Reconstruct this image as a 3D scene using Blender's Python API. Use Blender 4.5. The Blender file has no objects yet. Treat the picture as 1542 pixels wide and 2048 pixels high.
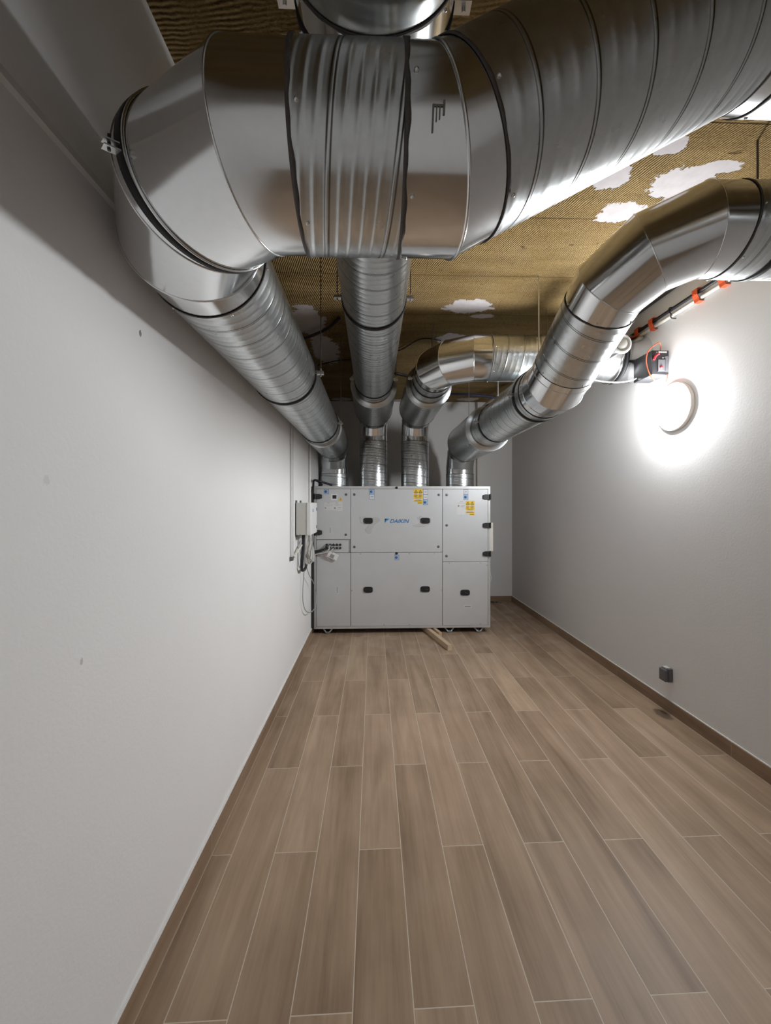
import bpy, math, random
from mathutils import Vector, Matrix, Quaternion
random.seed(7)
PI = math.pi
S = bpy.context.scene
COL = S.collection

# ---------------------------------------------------------------- camera, world, lights, exposure
CAM_H = 1.6
cam_d = bpy.data.cameras.new('camera')
cam = bpy.data.objects.new('camera', cam_d)
COL.objects.link(cam)
cam.location = (0, 0, CAM_H)
cam.rotation_euler = (PI / 2, 0, -math.atan(0.03))
cam_d.sensor_fit = 'VERTICAL'
cam_d.sensor_height = 24.0
cam_d.lens = 24.0 * 800 / 2048
cam_d.shift_y = -(1024 - 1008) / 2048
cam_d.clip_start = 0.02
S.camera = cam

world = bpy.data.worlds.new('world')
S.world = world
world.use_nodes = True
world.node_tree.nodes['Background'].inputs[0].default_value = (0.5, 0.5, 0.52, 1)
world.node_tree.nodes['Background'].inputs[1].default_value = 0.02

S.view_settings.view_transform = 'Standard'
S.view_settings.look = 'None'
S.view_settings.gamma = 1.0
S.view_settings.use_curve_mapping = False
S.view_settings.exposure = 0.0
LAMP_STRENGTH = 285.0

# room extents (metres)
XL, XR = -0.752, 2.272
YB, YF = 6.5, -1.1
ZC = CAM_H + 1.666

# ---------------------------------------------------------------- node helpers
def new_mat(name):
    m = bpy.data.materials.new(name)
    m.use_nodes = True
    nt = m.node_tree
    b = nt.nodes['Principled BSDF']
    return m, nt, b

def num(nt, v):
    n = nt.nodes.new('ShaderNodeValue'); n.outputs[0].default_value = v
    return n.outputs[0]

def mth(nt, op, a, b=None, c=None):
    n = nt.nodes.new('ShaderNodeMath'); n.operation = op
    for i, v in enumerate((a, b, c)):
        if v is None: continue
        if isinstance(v, (int, float)): n.inputs[i].default_value = v
        else: nt.links.new(v, n.inputs[i])
    return n.outputs[0]

def sstep(nt, v, lo, hi):
    n = nt.nodes.new('ShaderNodeMapRange'); n.interpolation_type = 'SMOOTHSTEP'
    nt.links.new(v, n.inputs[0])
    n.inputs[1].default_value = lo; n.inputs[2].default_value = hi
    return n.outputs[0]

def mixc(nt, f, a, b, mode='MIX'):
    n = nt.nodes.new('ShaderNodeMix'); n.data_type = 'RGBA'; n.blend_type = mode
    if isinstance(f, (int, float)): n.inputs[0].default_value = f
    else: nt.links.new(f, n.inputs[0])
    for i, v in ((6, a), (7, b)):
        if isinstance(v, (tuple, list)): n.inputs[i].default_value = (*v[:3], 1)
        else: nt.links.new(v, n.inputs[i])
    return n.outputs[2]

def noise(nt, vec, scale, detail=2, rough=0.5, dist=0.0):
    n = nt.nodes.new('ShaderNodeTexNoise')
    if vec is not None: nt.links.new(vec, n.inputs['Vector'])
    n.inputs['Scale'].default_value = scale
    n.inputs['Detail'].default_value = detail
    n.inputs['Roughness'].default_value = rough
    n.inputs['Distortion'].default_value = dist
    return n.outputs['Fac']

def objco(nt):
    return nt.nodes.new('ShaderNodeTexCoord').outputs['Object']

def sep(nt, v):
    n = nt.nodes.new('ShaderNodeSeparateXYZ'); nt.links.new(v, n.inputs[0]); return n.outputs

def comb(nt, x, y, z):
    n = nt.nodes.new('ShaderNodeCombineXYZ')
    for i, v in enumerate((x, y, z)):
        if isinstance(v, (int, float)): n.inputs[i].default_value = v
        else: nt.links.new(v, n.inputs[i])
    return n.outputs[0]

def ramp(nt, f, stops):
    n = nt.nodes.new('ShaderNodeValToRGB'); nt.links.new(f, n.inputs[0])
    e = n.color_ramp.elements
    while len(e) < len(stops): e.new(0.5)
    for i, (p, c) in enumerate(stops):
        e[i].position = p; e[i].color = (*c, 1)
    return n.outputs[0]

def bump(nt, h, b, dist=1.0, strength=1.0):
    n = nt.nodes.new('ShaderNodeBump'); n.inputs['Strength'].default_value = strength
    n.inputs['Distance'].default_value = dist
    nt.links.new(h, n.inputs['Height']); nt.links.new(n.outputs[0], b.inputs['Normal'])

def plain(name, col, rough=0.5, metal=0.0, var=0.08, scale=30.0, bmp=0.0):
    m, nt, b = new_mat(name)
    f = noise(nt, objco(nt), scale, 3)
    lo = tuple(max(0, c * (1 - var)) for c in col); hi = tuple(min(1, c * (1 + var)) for c in col)
    nt.links.new(mixc(nt, f, lo, hi), b.inputs['Base Color'])
    b.inputs['Roughness'].default_value = rough
    b.inputs['Metallic'].default_value = metal
    if bmp: bump(nt, f, b, bmp)
    return m

# ---------------------------------------------------------------- materials
def wall_material(name, col, marks=()):
    m, nt, b = new_mat(name)
    co = objco(nt)
    f = noise(nt, co, 2.0, 4)
    c = mixc(nt, f, tuple(v * 0.97 for v in col), tuple(min(1, v * 1.03) for v in col))
    s = sep(nt, co)
    for (y, z, ry, rz, a) in marks:
        d = mth(nt, 'ADD', mth(nt, 'POWER', mth(nt, 'DIVIDE', mth(nt, 'SUBTRACT', s[1], y), ry), 2),
                mth(nt, 'POWER', mth(nt, 'DIVIDE', mth(nt, 'SUBTRACT', s[2], z), rz), 2))
        d = mth(nt, 'ADD', d, mth(nt, 'MULTIPLY', mth(nt, 'SUBTRACT', noise(nt, co, 120, 2), 0.5), 2.5))
        mk = mth(nt, 'MULTIPLY', mth(nt, 'SUBTRACT', 1.0, sstep(nt, d, 0.5, 1.2)), a)
        c = mixc(nt, mk, c, (0.10, 0.08, 0.08))
    nt.links.new(c, b.inputs['Base Color'])
    b.inputs['Roughness'].default_value = 0.75
    b.inputs['Specular IOR Level'].default_value = 0.3
    bump(nt, noise(nt, co, 90, 3), b, 0.0006)
    return m

WALL = (0.80, 0.795, 0.79)
M_wall_l = wall_material('white_wall_paint_scuffed', WALL, ((1.314, 2.15, .007, .012, .8), (1.054, 1.195, .006, .010, .35), (0.944, 1.655, .009, .012, .12)))
M_wall = wall_material('white_wall_paint', WALL)
M_wall_g = wall_material('grey_wall_paint', (0.74, 0.725, 0.715))

def plank_color(nt, x, y, idv, co):
    # wood-look porcelain: every plank gets its own tone and grain
    wn = nt.nodes.new('ShaderNodeTexWhiteNoise'); wn.noise_dimensions = '2D'
    nt.links.new(idv, wn.inputs['Vector'])
    r = wn.outputs['Value']
    off = mth(nt, 'MULTIPLY', r, 37.0)
    broad = noise(nt, comb(nt, mth(nt, 'MULTIPLY', x, 9.0), mth(nt, 'MULTIPLY', y, 0.8), off), 1.0, 3, .55, .6)
    fine = noise(nt, comb(nt, mth(nt, 'MULTIPLY', x, 75.0), mth(nt, 'MULTIPLY', y, 3.2), off), 1.0, 3, .6, .3)
    blot = noise(nt, comb(nt, mth(nt, 'MULTIPLY', x, 4.0), mth(nt, 'MULTIPLY', y, 3.0), off), 1.0, 4, .6)
    v = mth(nt, 'ADD', mth(nt, 'MULTIPLY', broad, 0.58), mth(nt, 'MULTIPLY', fine, 0.20))
    v = mth(nt, 'ADD', v, mth(nt, 'MULTIPLY', blot, 0.22))
    v = mth(nt, 'ADD', v, mth(nt, 'MULTIPLY', mth(nt, 'SUBTRACT', r, 0.5), 0.17))
    return ramp(nt, v, ((.30, (.200, .134, .083)), (.46, (.320, .222, .146)), (.58, (.398, .282, .190)), (.72, (.488, .357, .245)))), fine

def floor_material():
    m, nt, b = new_mat('wood_look_floor_tiles')
    co = objco(nt); s = sep(nt, co)
    x, y = s[0], s[1]
    W, L = 0.1935, 1.187
    cx = mth(nt, 'DIVIDE', mth(nt, 'ADD', x, 0.646), W)
    ci = mth(nt, 'FLOOR', cx); cf = mth(nt, 'FRACT', cx)
    odd = mth(nt, 'FLOORED_MODULO', ci, 2.0)
    ry = mth(nt, 'DIVIDE', mth(nt, 'SUBTRACT', mth(nt, 'SUBTRACT', mth(nt, 'SUBTRACT', y, 1.262), mth(nt, 'MULTIPLY', x, 0.016)),
                               mth(nt, 'MULTIPLY', odd, 0.5935)), L)
    ri = mth(nt, 'FLOOR', ry); rf = mth(nt, 'FRACT', ry)
    ex = mth(nt, 'MULTIPLY', mth(nt, 'MINIMUM', cf, mth(nt, 'SUBTRACT', 1.0, cf)), W)
    ey = mth(nt, 'MULTIPLY', mth(nt, 'MINIMUM', rf, mth(nt, 'SUBTRACT', 1.0, rf)), L)
    e = mth(nt, 'MINIMUM', ex, ey)
    grout = mth(nt, 'SUBTRACT', 1.0, sstep(nt, e, 0.0013, 0.0022))
    col, fine = plank_color(nt, x, y, comb(nt, ci, ri, 0.0), co)
    # light building dust and one dark stain by the right wall
    dust = mth(nt, 'MULTIPLY', sstep(nt, noise(nt, co, 1.7, 4), .5, .75), 0.10)
    near = sstep(nt, y, 3.4, 4.8)
    dust = mth(nt, 'ADD', dust, mth(nt, 'MULTIPLY', mth(nt, 'MULTIPLY', sstep(nt, noise(nt, co, 4.5, 4), .45, .75), near), .32))
    col = mixc(nt, dust, col, (.50, .43, .36))
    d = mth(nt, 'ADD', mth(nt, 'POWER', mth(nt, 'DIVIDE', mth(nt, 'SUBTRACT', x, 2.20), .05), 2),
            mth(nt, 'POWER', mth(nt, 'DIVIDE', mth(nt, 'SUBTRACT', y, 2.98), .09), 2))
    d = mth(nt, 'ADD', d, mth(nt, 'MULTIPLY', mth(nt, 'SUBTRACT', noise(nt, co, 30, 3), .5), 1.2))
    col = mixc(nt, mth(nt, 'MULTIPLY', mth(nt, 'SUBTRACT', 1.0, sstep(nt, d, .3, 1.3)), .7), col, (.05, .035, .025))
    col = mixc(nt, mth(nt, 'MULTIPLY', grout, .95), col, (.60, .52, .42))
    nt.links.new(col, b.inputs['Base Color'])
    b.inputs['Roughness'].default_value = 0.5
    b.inputs['Specular IOR Level'].default_value = 0.35
    h = mth(nt, 'SUBTRACT', mth(nt, 'MULTIPLY', fine, .0003), mth(nt, 'MULTIPLY', grout, .001))
    bump(nt, h, b, 1.0, .6)
    return m
M_floor = floor_material()

def skirting_material(name, axis, phase):
    m, nt, b = new_mat(name)
    co = objco(nt); s = sep(nt, co)
    along = s[axis]
    L = 1.187
    q = mth(nt, 'DIVIDE', mth(nt, 'SUBTRACT', along, phase), L)
    i = mth(nt, 'FLOOR', q); f = mth(nt, 'FRACT', q)
    e = mth(nt, 'MULTIPLY', mth(nt, 'MINIMUM', f, mth(nt, 'SUBTRACT', 1.0, f)), L)
    col, fine = plank_color(nt, s[2], along, comb(nt, i, 5.0, 0.0), co)
    col = mixc(nt, 0.25, col, (.15, .08, .045))
    col = mixc(nt, mth(nt, 'SUBTRACT', 1.0, sstep(nt, e, .001, .002)), col, (.40, .32, .24))
    nt.links.new(col, b.inputs['Base Color'])
    b.inputs['Roughness'].default_value = 0.45
    return m
M_sk_l = skirting_material('skirting_tiles_left', 1, 1.85)
M_sk_r = skirting_material('skirting_tiles_right', 1, 2.46)
M_sk_b = skirting_material('skirting_tiles_back', 0, 0.3)
M_grout = plain('beige_grout', (.46, .38, .29), .8)
M_caulk = plain('white_caulk', (.80, .79, .77), .6)

def ceiling_material():
    m, nt, b = new_mat('mineral_wool_ceiling')
    co = objco(nt); s = sep(nt, co)
    x, y = s[0], s[1]
    wob = mth(nt, 'MULTIPLY', mth(nt, 'SUBTRACT', noise(nt, co, 7.0, 3), .5), .030)
    # crimped fibre rows
    rows = mth(nt, 'ADD', mth(nt, 'MULTIPLY', x, 0.10), mth(nt, 'MULTIPLY', y, 0.9))       # slabs near the room front lie the other way round
    diag = mth(nt, 'ADD', mth(nt, 'MULTIPLY', x, 1.0), mth(nt, 'MULTIPLY', y, 0.40))
    front = mth(nt, 'LESS_THAN', y, 1.70)
    ph = mth(nt, 'ADD', mth(nt, 'MULTIPLY', rows, front), mth(nt, 'MULTIPLY', diag, mth(nt, 'SUBTRACT', 1.0, front)))
    wav = mth(nt, 'SINE', mth(nt, 'MULTIPLY', mth(nt, 'ADD', ph, wob), 2 * PI / .0145))
    wav = mth(nt, 'ADD', mth(nt, 'MULTIPLY', wav, .5), .5)
    fib = noise(nt, comb(nt, mth(nt, 'MULTIPLY', x, 55.0), mth(nt, 'MULTIPLY', y, 130.0), 0.0), 1.0, 4, .65, .8)
    big = noise(nt, comb(nt, mth(nt, 'MULTIPLY', x, 1.3), mth(nt, 'MULTIPLY', y, 6.0), 0.0), 1.0, 4, .6)
    mod = sstep(nt, noise(nt, co, 5.0, 3), .3, .6)
    wv = mth(nt, 'MULTIPLY', mth(nt, 'SUBTRACT', wav, .5), mth(nt, 'MULTIPLY', mod, .55))
    v = mth(nt, 'ADD', mth(nt, 'ADD', mth(nt, 'MULTIPLY', fib, .60), wv), mth(nt, 'MULTIPLY', big, .40))
    col = ramp(nt, v, ((.18, (.075, .045, .017)), (.42, (.215, .140, .056)), (.60, (.37, .255, .112)), (.85, (.53, .40, .21))))
    # dark tufts and small tears
    tuft = sstep(nt, noise(nt, comb(nt, mth(nt, 'MULTIPLY', x, 9.0), mth(nt, 'MULTIPLY', y, 22.0), 3.0), 1.0, 3, .6), .655, .72)
    col = mixc(nt, mth(nt, 'MULTIPLY', tuft, .7), col, (.10, .06, .03))
    # slab joints
    jy = mth(nt, 'FRACT', mth(nt, 'DIVIDE', mth(nt, 'ADD', mth(nt, 'SUBTRACT', y, 2.90), mth(nt, 'MULTIPLY', wob, .15)), .6))
    jl = mth(nt, 'MULTIPLY', mth(nt, 'MINIMUM', jy, mth(nt, 'SUBTRACT', 1.0, jy)), .6)
    joint = mth(nt, 'SUBTRACT', 1.0, sstep(nt, jl, .0015, .006))
    row = mth(nt, 'FLOOR', mth(nt, 'DIVIDE', mth(nt, 'SUBTRACT', y, 2.90), .6))
    jx = mth(nt, 'FRACT', mth(nt, 'DIVIDE', mth(nt, 'ADD', x, mth(nt, 'MULTIPLY', row, .37)), 1.2))
    jxl = mth(nt, 'MULTIPLY', mth(nt, 'MINIMUM', jx, mth(nt, 'SUBTRACT', 1.0, jx)), 1.2)
    joint = mth(nt, 'MAXIMUM', joint, mth(nt, 'MULTIPLY', mth(nt, 'SUBTRACT', 1.0, sstep(nt, jxl, .001, .0035)), .35))
    col = mixc(nt, mth(nt, 'MULTIPLY', joint, .55), col, (.07, .045, .02))
    # torn spots where the white facing shows
    edge = mth(nt, 'ADD', mth(nt, 'MULTIPLY', mth(nt, 'SUBTRACT', noise(nt, comb(nt, mth(nt, 'MULTIPLY', x, 10.0), mth(nt, 'MULTIPLY', y, 14.0), 0.0), 1.0, 3, .65), .5), 2.6),
               mth(nt, 'MULTIPLY', mth(nt, 'SUBTRACT', noise(nt, comb(nt, mth(nt, 'MULTIPLY', x, 90.0), mth(nt, 'MULTIPLY', y, 40.0), 0.0), 1.0, 2), .5), .7))
    mask = None
    for (px, py, rx, ry) in PATCHES:
        d = mth(nt, 'ADD', mth(nt, 'POWER', mth(nt, 'DIVIDE', mth(nt, 'SUBTRACT', x, px), rx), 2),
                mth(nt, 'POWER', mth(nt, 'DIVIDE', mth(nt, 'SUBTRACT', y, py), ry), 2))
        k = mth(nt, 'SUBTRACT', 1.0, sstep(nt, mth(nt, 'ADD', d, edge), .93, 1.07))
        mask = k if mask is None else mth(nt, 'MAXIMUM', mask, k)
    white = mixc(nt, noise(nt, co, 25, 3), (.46, .42, .42), (.58, .54, .54))
    col = mixc(nt, mask, col, white)
    nt.links.new(col, b.inputs['Base Color'])
    b.inputs['Roughness'].default_value = .95
    b.inputs['Specular IOR Level'].default_value = .1
    h = mth(nt, 'ADD', mth(nt, 'MULTIPLY', fib, .010), mth(nt, 'MULTIPLY', wav, .005))
    h = mth(nt, 'SUBTRACT', h, mth(nt, 'MULTIPLY', mth(nt, 'MAXIMUM', joint, tuft), .008))
    h = mth(nt, 'MULTIPLY', h, mth(nt, 'SUBTRACT', 1.0, mask))
    bump(nt, h, b, 1.0, .9)
    return m
PATCHES = ((.80, 3.36, .20, .12), (.98, 3.52, .12, .04), (.80, 4.02, .16, .13), (1.41, 2.25, .13, .085), (1.60, 2.03, .17, .11),
           (1.72, 1.93, .10, .04), (1.22, 2.01, .09, .08), (1.37, 1.82, .09, .05), (-.60, 3.68, .16, .30), (-.52, 4.35, .14, .42),
           (-.50, 6.38, .15, .10), (1.49, 6.33, .17, .10), (.45, 6.42, .2, .06), (.2, 5.6, .10, .10))
M_ceil = ceiling_material()

def spiral_material(name='galvanised_spiral_steel', ribh=.00068, waves=6):
    m, nt, b = new_mat(name)
    uv = nt.nodes.new('ShaderNodeUVMap').outputs[0]
    s = sep(nt, uv)
    p = mth(nt, 'FRACT', mth(nt, 'ADD', s[0], s[1]))          # helical phase
    d = mth(nt, 'ABSOLUTE', mth(nt, 'SUBTRACT', p, .5))
    seam = mth(nt, 'SUBTRACT', 1.0, sstep(nt, d, .012, .045))
    line = mth(nt, 'SUBTRACT', 1.0, sstep(nt, mth(nt, 'ABSOLUTE', mth(nt, 'SUBTRACT', d, .034)), .006, .020))
    rib = mth(nt, 'MULTIPLY', mth(nt, 'COSINE', mth(nt, 'MULTIPLY', p, waves * PI)), -.5)
    rib = mth(nt, 'MULTIPLY', mth(nt, 'POWER', mth(nt, 'ADD', rib, .5), 2.2), ribh)
    h = mth(nt, 'ADD', mth(nt, 'MULTIPLY', seam, .0012), rib)
    co = objco(nt)
    lump = noise(nt, co, 9, 2)
    h = mth(nt, 'ADD', h, mth(nt, 'MULTIPLY', lump, .0016))
    spang = noise(nt, co, 55, 4, .6)
    col = mixc(nt, spang, (.56, .585, .595), (.72, .745, .75))
    col = mixc(nt, mth(nt, 'MULTIPLY', line, .80), col, (.09, .09, .085))
    nt.links.new(col, b.inputs['Base Color'])
    b.inputs['Metallic'].default_value = 1.0
    r = mth(nt, 'ADD', mth(nt, 'MULTIPLY', noise(nt, co, 20, 3), .16), .22)
    nt.links.new(r, b.inputs['Roughness'])
    bump(nt, h, b, 1.0, 1.0)
    return m
M_spiral = spiral_material()
M_spiral_deep = spiral_material('galvanised_ribbed_spiral_steel', .0014, 10)

def sheet_material(name, col, rough, bumpy=.0012):
    m, nt, b = new_mat(name)
    co = objco(nt)
    f = noise(nt, co, 45, 4, .6)
    nt.links.new(mixc(nt, f, tuple(c * .93 for c in col), tuple(min(1, c * 1.05) for c in col)), b.inputs['Base Color'])
    b.inputs['Metallic'].default_value = 1.0
    r = mth(nt, 'ADD', mth(nt, 'MULTIPLY', noise(nt, co, 14, 3), .10), rough - .05)
    nt.links.new(r, b.inputs['Roughness'])
    if bumpy: bump(nt, noise(nt, co, 4, 1), b, bumpy)
    return m
M_sheet = sheet_material('galvanised_sheet_steel', (.80, .815, .825), .15)
M_sil = sheet_material('galvanised_silencer_steel', (.58, .60, .61), .34)
M_rod = sheet_material('zinc_rod', (.72, .72, .70), .35, 0)
M_rod_dull = plain('dull_zinc_rod', (.17, .15, .13), .6, .5)
M_gasket = plain('dark_joint_sealant', (.075, .065, .06), .55, 0, .3, 60)
M_smudge = plain('smudged_ink', (.20, .18, .16), .45, .5, .5, 140)
M_rubber = plain('black_rubber', (.012, .012, .013), .6)
M_blackp = plain('black_plastic', (.018, .018, .02), .38)
M_cable_b = plain('black_cable_sheath', (.014, .014, .017), .45)
M_cable_blue = plain('blue_cable_sheath', (.03, .035, .075), .45)
M_cable_w = plain('white_cable_sheath', (.62, .60, .56), .5)
M_cable_g = plain('grey_cable_sheath', (.33, .34, .34), .5)
M_cable_o = plain('orange_cable_sheath', (.62, .10, .035), .45)
M_orange = plain('orange_plastic', (.72, .11, .035), .45)
M_red = plain('red_plastic', (.60, .03, .04), .35)
M_pipe_w = plain('cream_conduit_plastic', (.72, .68, .61), .45)
M_beige = plain('beige_corrugated_plastic', (.55, .48, .40), .6)
M_whitep = plain('white_plastic', (.74, .74, .73), .4)
M_greyp = plain('pale_grey_plastic', (.56, .55, .51), .5)
M_socket = plain('dark_grey_plastic', (.115, .115, .125), .45)
M_wood = plain('raw_pine_timber', (.56, .42, .28), .7, 0, .18, 14, .001)
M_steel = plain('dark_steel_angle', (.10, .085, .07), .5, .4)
def paint_metal():
    m, nt, b = new_mat('silver_grey_panel_paint')
    co = objco(nt)
    f = noise(nt, co, 5, 3)
    nt.links.new(mixc(nt, f, (.56, .57, .58), (.62, .63, .64)), b.inputs['Base Color'])
    b.inputs['Metallic'].default_value = .25
    b.inputs['Roughness'].default_value = .42
    return m
M_panel = paint_metal()
M_frame = plain('pale_aluminium_frame', (.60, .60, .59), .4, .4, .05, 20)
M_darkgap = plain('dark_cabinet_core', (.06, .06, .065), .7)
M_knob = plain('zinc_quarter_turn', (.16, .16, .17), .4, .7)
M_foot = plain('zinc_foot_bracket', (.40, .41, .42), .4, .8)
M_yellow = plain('yellow_sticker', (.80, .52, .03), .5)
M_ink = plain('dark_ink', (.05, .045, .035), .6)
M_paper = plain('white_sticker', (.66, .66, .66), .5)
M_paleblue = plain('pale_blue_sticker', (.36, .47, .60), .5)
M_bluedot = plain('blue_ink', (.04, .14, .34), .5)
M_logo = plain('logo_blue', (.012, .16, .42), .4)
M_logo2 = plain('logo_dark_blue', (.01, .06, .16), .4)
M_logo3 = plain('logo_light_blue', (.05, .34, .60), .4)
M_greyink = plain('grey_ink', (.28, .28, .28), .6)
M_lampring = plain('cream_lamp_base', (.80, .73, .66), .45)
def emitter(name, col, strength):
    m, nt, b = new_mat(name)
    f = noise(nt, objco(nt), 3, 1)
    nt.links.new(mixc(nt, f, tuple(c * .98 for c in col), col), b.inputs['Emission Color'])
    b.inputs['Base Color'].default_value = (.8, .8, .8, 1)
    b.inputs['Emission Strength'].default_value = strength
    return m
M_lamp = emitter('lit_opal_diffuser', (.95, .975, 1.0), LAMP_STRENGTH)
def film():
    m, nt, b = new_mat('torn_protective_film')
    f = noise(nt, objco(nt), 40, 3)
    nt.links.new(mixc(nt, f, (.60, .59, .58), (.74, .73, .72)), b.inputs['Base Color'])
    b.inputs['Roughness'].default_value = .3
    b.inputs['Alpha'].default_value = .55
    return m
M_film = film()

# ---------------------------------------------------------------- geometry helpers
class MB:
    """Collects shapes, then links them as ONE mesh object."""
    def __init__(self): self.v = []; self.f = []; self.m = []; self.sm = []; self.uv = {}
    def add(self, vs, fs, mi=0, smooth=False, uvs=None):
        o = len(self.v); self.v += [Vector(p) for p in vs]
        for k, q in enumerate(fs):
            if uvs: self.uv[len(self.f)] = uvs[k]
            self.f.append([i + o for i in q]); self.m.append(mi); self.sm.append(smooth)
        return self
    def box(self, a, b, mi=0, mat=None):
        (x0, y0, z0), (x1, y1, z1) = a, b
        vs = [Vector(p) for p in ((x0, y0, z0), (x1, y0, z0), (x1, y1, z0), (x0, y1, z0), (x0, y0, z1), (x1, y0, z1), (x1, y1, z1), (x0, y1, z1))]
        if mat is not None: vs = [mat @ p for p in vs]
        return self.add(vs, [(0, 3, 2, 1), (4, 5, 6, 7), (0, 1, 5, 4), (1, 2, 6, 5), (2, 3, 7, 6), (3, 0, 4, 7)], mi)
    def prism(self, pts, y0, y1, mi=0):
        """polygon in X-Z pushed along Y (counter-clockwise seen from -Y)"""
        n = len(pts)
        vs = [(x, y0, z) for x, z in pts] + [(x, y1, z) for x, z in pts]
        fs = [tuple(range(n)), tuple(range(2 * n - 1, n - 1, -1))]
        fs += [(i, i + n, (i + 1) % n + n, (i + 1) % n) for i in range(n)]
        return self.add(vs, fs, mi)
    def loft(self, rings, mi=0, closed=False, caps=False, smooth=True):
        n = len(rings[0]); vs = [p for r in rings for p in r]; fs = []
        R = len(rings)
        for i in range(R if closed else R - 1):
            a, b = i * n, ((i + 1) % R) * n
            for j in range(n):
                k = (j + 1) % n
                fs.append((a + j, a + k, b + k, b + j))
        self.add(vs, fs, mi, smooth)
        if caps:
            self.add(rings[0], [tuple(range(n - 1, -1, -1))], mi); self.add(rings[-1], [tuple(range(n))], mi)
        return self
    def tube(self, pts, r, n=8, mi=0, closed=False, caps=True):
        pts = [Vector(p) for p in pts]; N = len(pts)
        e = None; rings = []
        for i in range(N):
            if closed: d = pts[(i + 1) % N] - pts[i - 1]
            else: d = pts[min(i + 1, N - 1)] - pts[max(i - 1, 0)]
            d.normalize()
            if e is None: e = d.orthogonal().normalized()
            else: e = (e - d * e.dot(d)).normalized()
            f = d.cross(e)
            rr = r[i] if isinstance(r, (list, tuple)) else r
            rings.append([pts[i] + (e * math.cos(2 * PI * j / n) + f * math.sin(2 * PI * j / n)) * rr for j in range(n)])
        return self.loft(rings, mi, closed, caps and not closed)
    def cyl(self, p0, p1, r, n=20, mi=0): return self.tube([p0, p1], r, n, mi)
    def lathe(self, c, axis, prof, n=48, mi=0):
        """prof: (distance along axis, radius)"""
        c = Vector(c); a = Vector(axis).normalized(); e = a.orthogonal().normalized(); f = a.cross(e)
        return self.loft([[c + a * h + (e * math.cos(2 * PI * j / n) + f * math.sin(2 * PI * j / n)) * r for j in range(n)] for h, r in prof], mi)
    def build(self, name, mats, parent=None, bevel=0.0):
        me = bpy.data.meshes.new(name)
        me.from_pydata([tuple(p) for p in self.v], [], self.f)
        for m in (mats if isinstance(mats, (list, tuple)) else [mats]): me.materials.append(m)
        me.polygons.foreach_set('material_index', self.m)
        me.polygons.foreach_set('use_smooth', self.sm)
        if self.uv:
            l = me.uv_layers.new(name='UVMap')
            for fi, uvs in self.uv.items():
                p = me.polygons[fi]
                for k, li in enumerate(p.loop_indices): l.data[li].uv = uvs[k]
        me.update()
        o = bpy.data.objects.new(name, me); COL.objects.link(o)
        if parent is not None: put_under(o, parent)
        if bevel:
            b = o.modifiers.new('bevel', 'BEVEL'); b.width = bevel; b.segments = 2; b.limit_method = 'ANGLE'; b.angle_limit = .6
        return o

def put_under(o, parent):
    """meshes are written in world coordinates; a thing's Empty is translated, its parts sit at the world origin"""
    o.parent = parent
    o.matrix_parent_inverse = Matrix.Translation(-Vector(parent.location))

def tag(o, label=None, cat=None, group=None, kind=None):
    if label: o['label'] = label
    if cat: o['category'] = cat
    if group: o['group'] = group
    if kind: o['kind'] = kind
    return o
def thing(name, label, cat, loc, group=None):
    o = bpy.data.objects.new(name, None); COL.objects.link(o); o.location = loc
    o.empty_display_size = .05
    return tag(o, label, cat, group)

def curve(pts, k=10):
    """Catmull-Rom through the points"""
    P = [Vector(p) for p in pts]; P = [P[0] * 2 - P[1]] + P + [P[-1] * 2 - P[-2]]
    out = []
    for i in range(1, len(P) - 2):
        a, b, c, d = P[i - 1:i + 3]
        for s in range(k):
            t = s / k
            out.append(.5 * (2 * b + (c - a) * t + (2 * a - 5 * b + 4 * c - d) * t * t + (3 * b - a - 3 * c + d) * t ** 3))
    out.append(P[-2]); return out

def circle(c, axis, r, n=64):
    c = Vector(c); a = Vector(axis).normalized(); e = a.orthogonal().normalized(); f = a.cross(e)
    return [c + (e * math.cos(2 * PI * j / n) + f * math.sin(2 * PI * j / n)) * r for j in range(n)]

# ---------------------------------------------------------------- duct helpers
R0, RB = .19, .38                                             # duct radius, bend radius
def zc(h): return CAM_H + h

def spiral(name, p0, p1, parent, r=R0, lead=.135, ph=0.0, n=128, mat=None):
    p0, p1 = Vector(p0), Vector(p1); d = (p1 - p0); L = d.length; d.normalize()
    up = Vector((0, 0, 1)) if abs(d.z) < .9 else Vector((1, 0, 0))
    e = (up - d * up.dot(d)).normalized(); f = d.cross(e)
    vs, fs, uvs = [], [], []
    for s in (0, L):
        for j in range(n):
            a = 2 * PI * j / n
            vs.append(p0 + d * s + (e * math.cos(a) + f * math.sin(a)) * r)
    v0, v1 = ph, ph + L / lead
    for j in range(n):
        k = (j + 1) % n
        fs.append((j, k, n + k, n + j))
        uvs.append(((j / n, v0), ((j + 1) / n, v0), ((j + 1) / n, v1), (j / n, v1)))
    mb = MB(); mb.add(vs, fs, 0, True, uvs)
    return mb.build(name, mat or M_spiral, parent)

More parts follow.
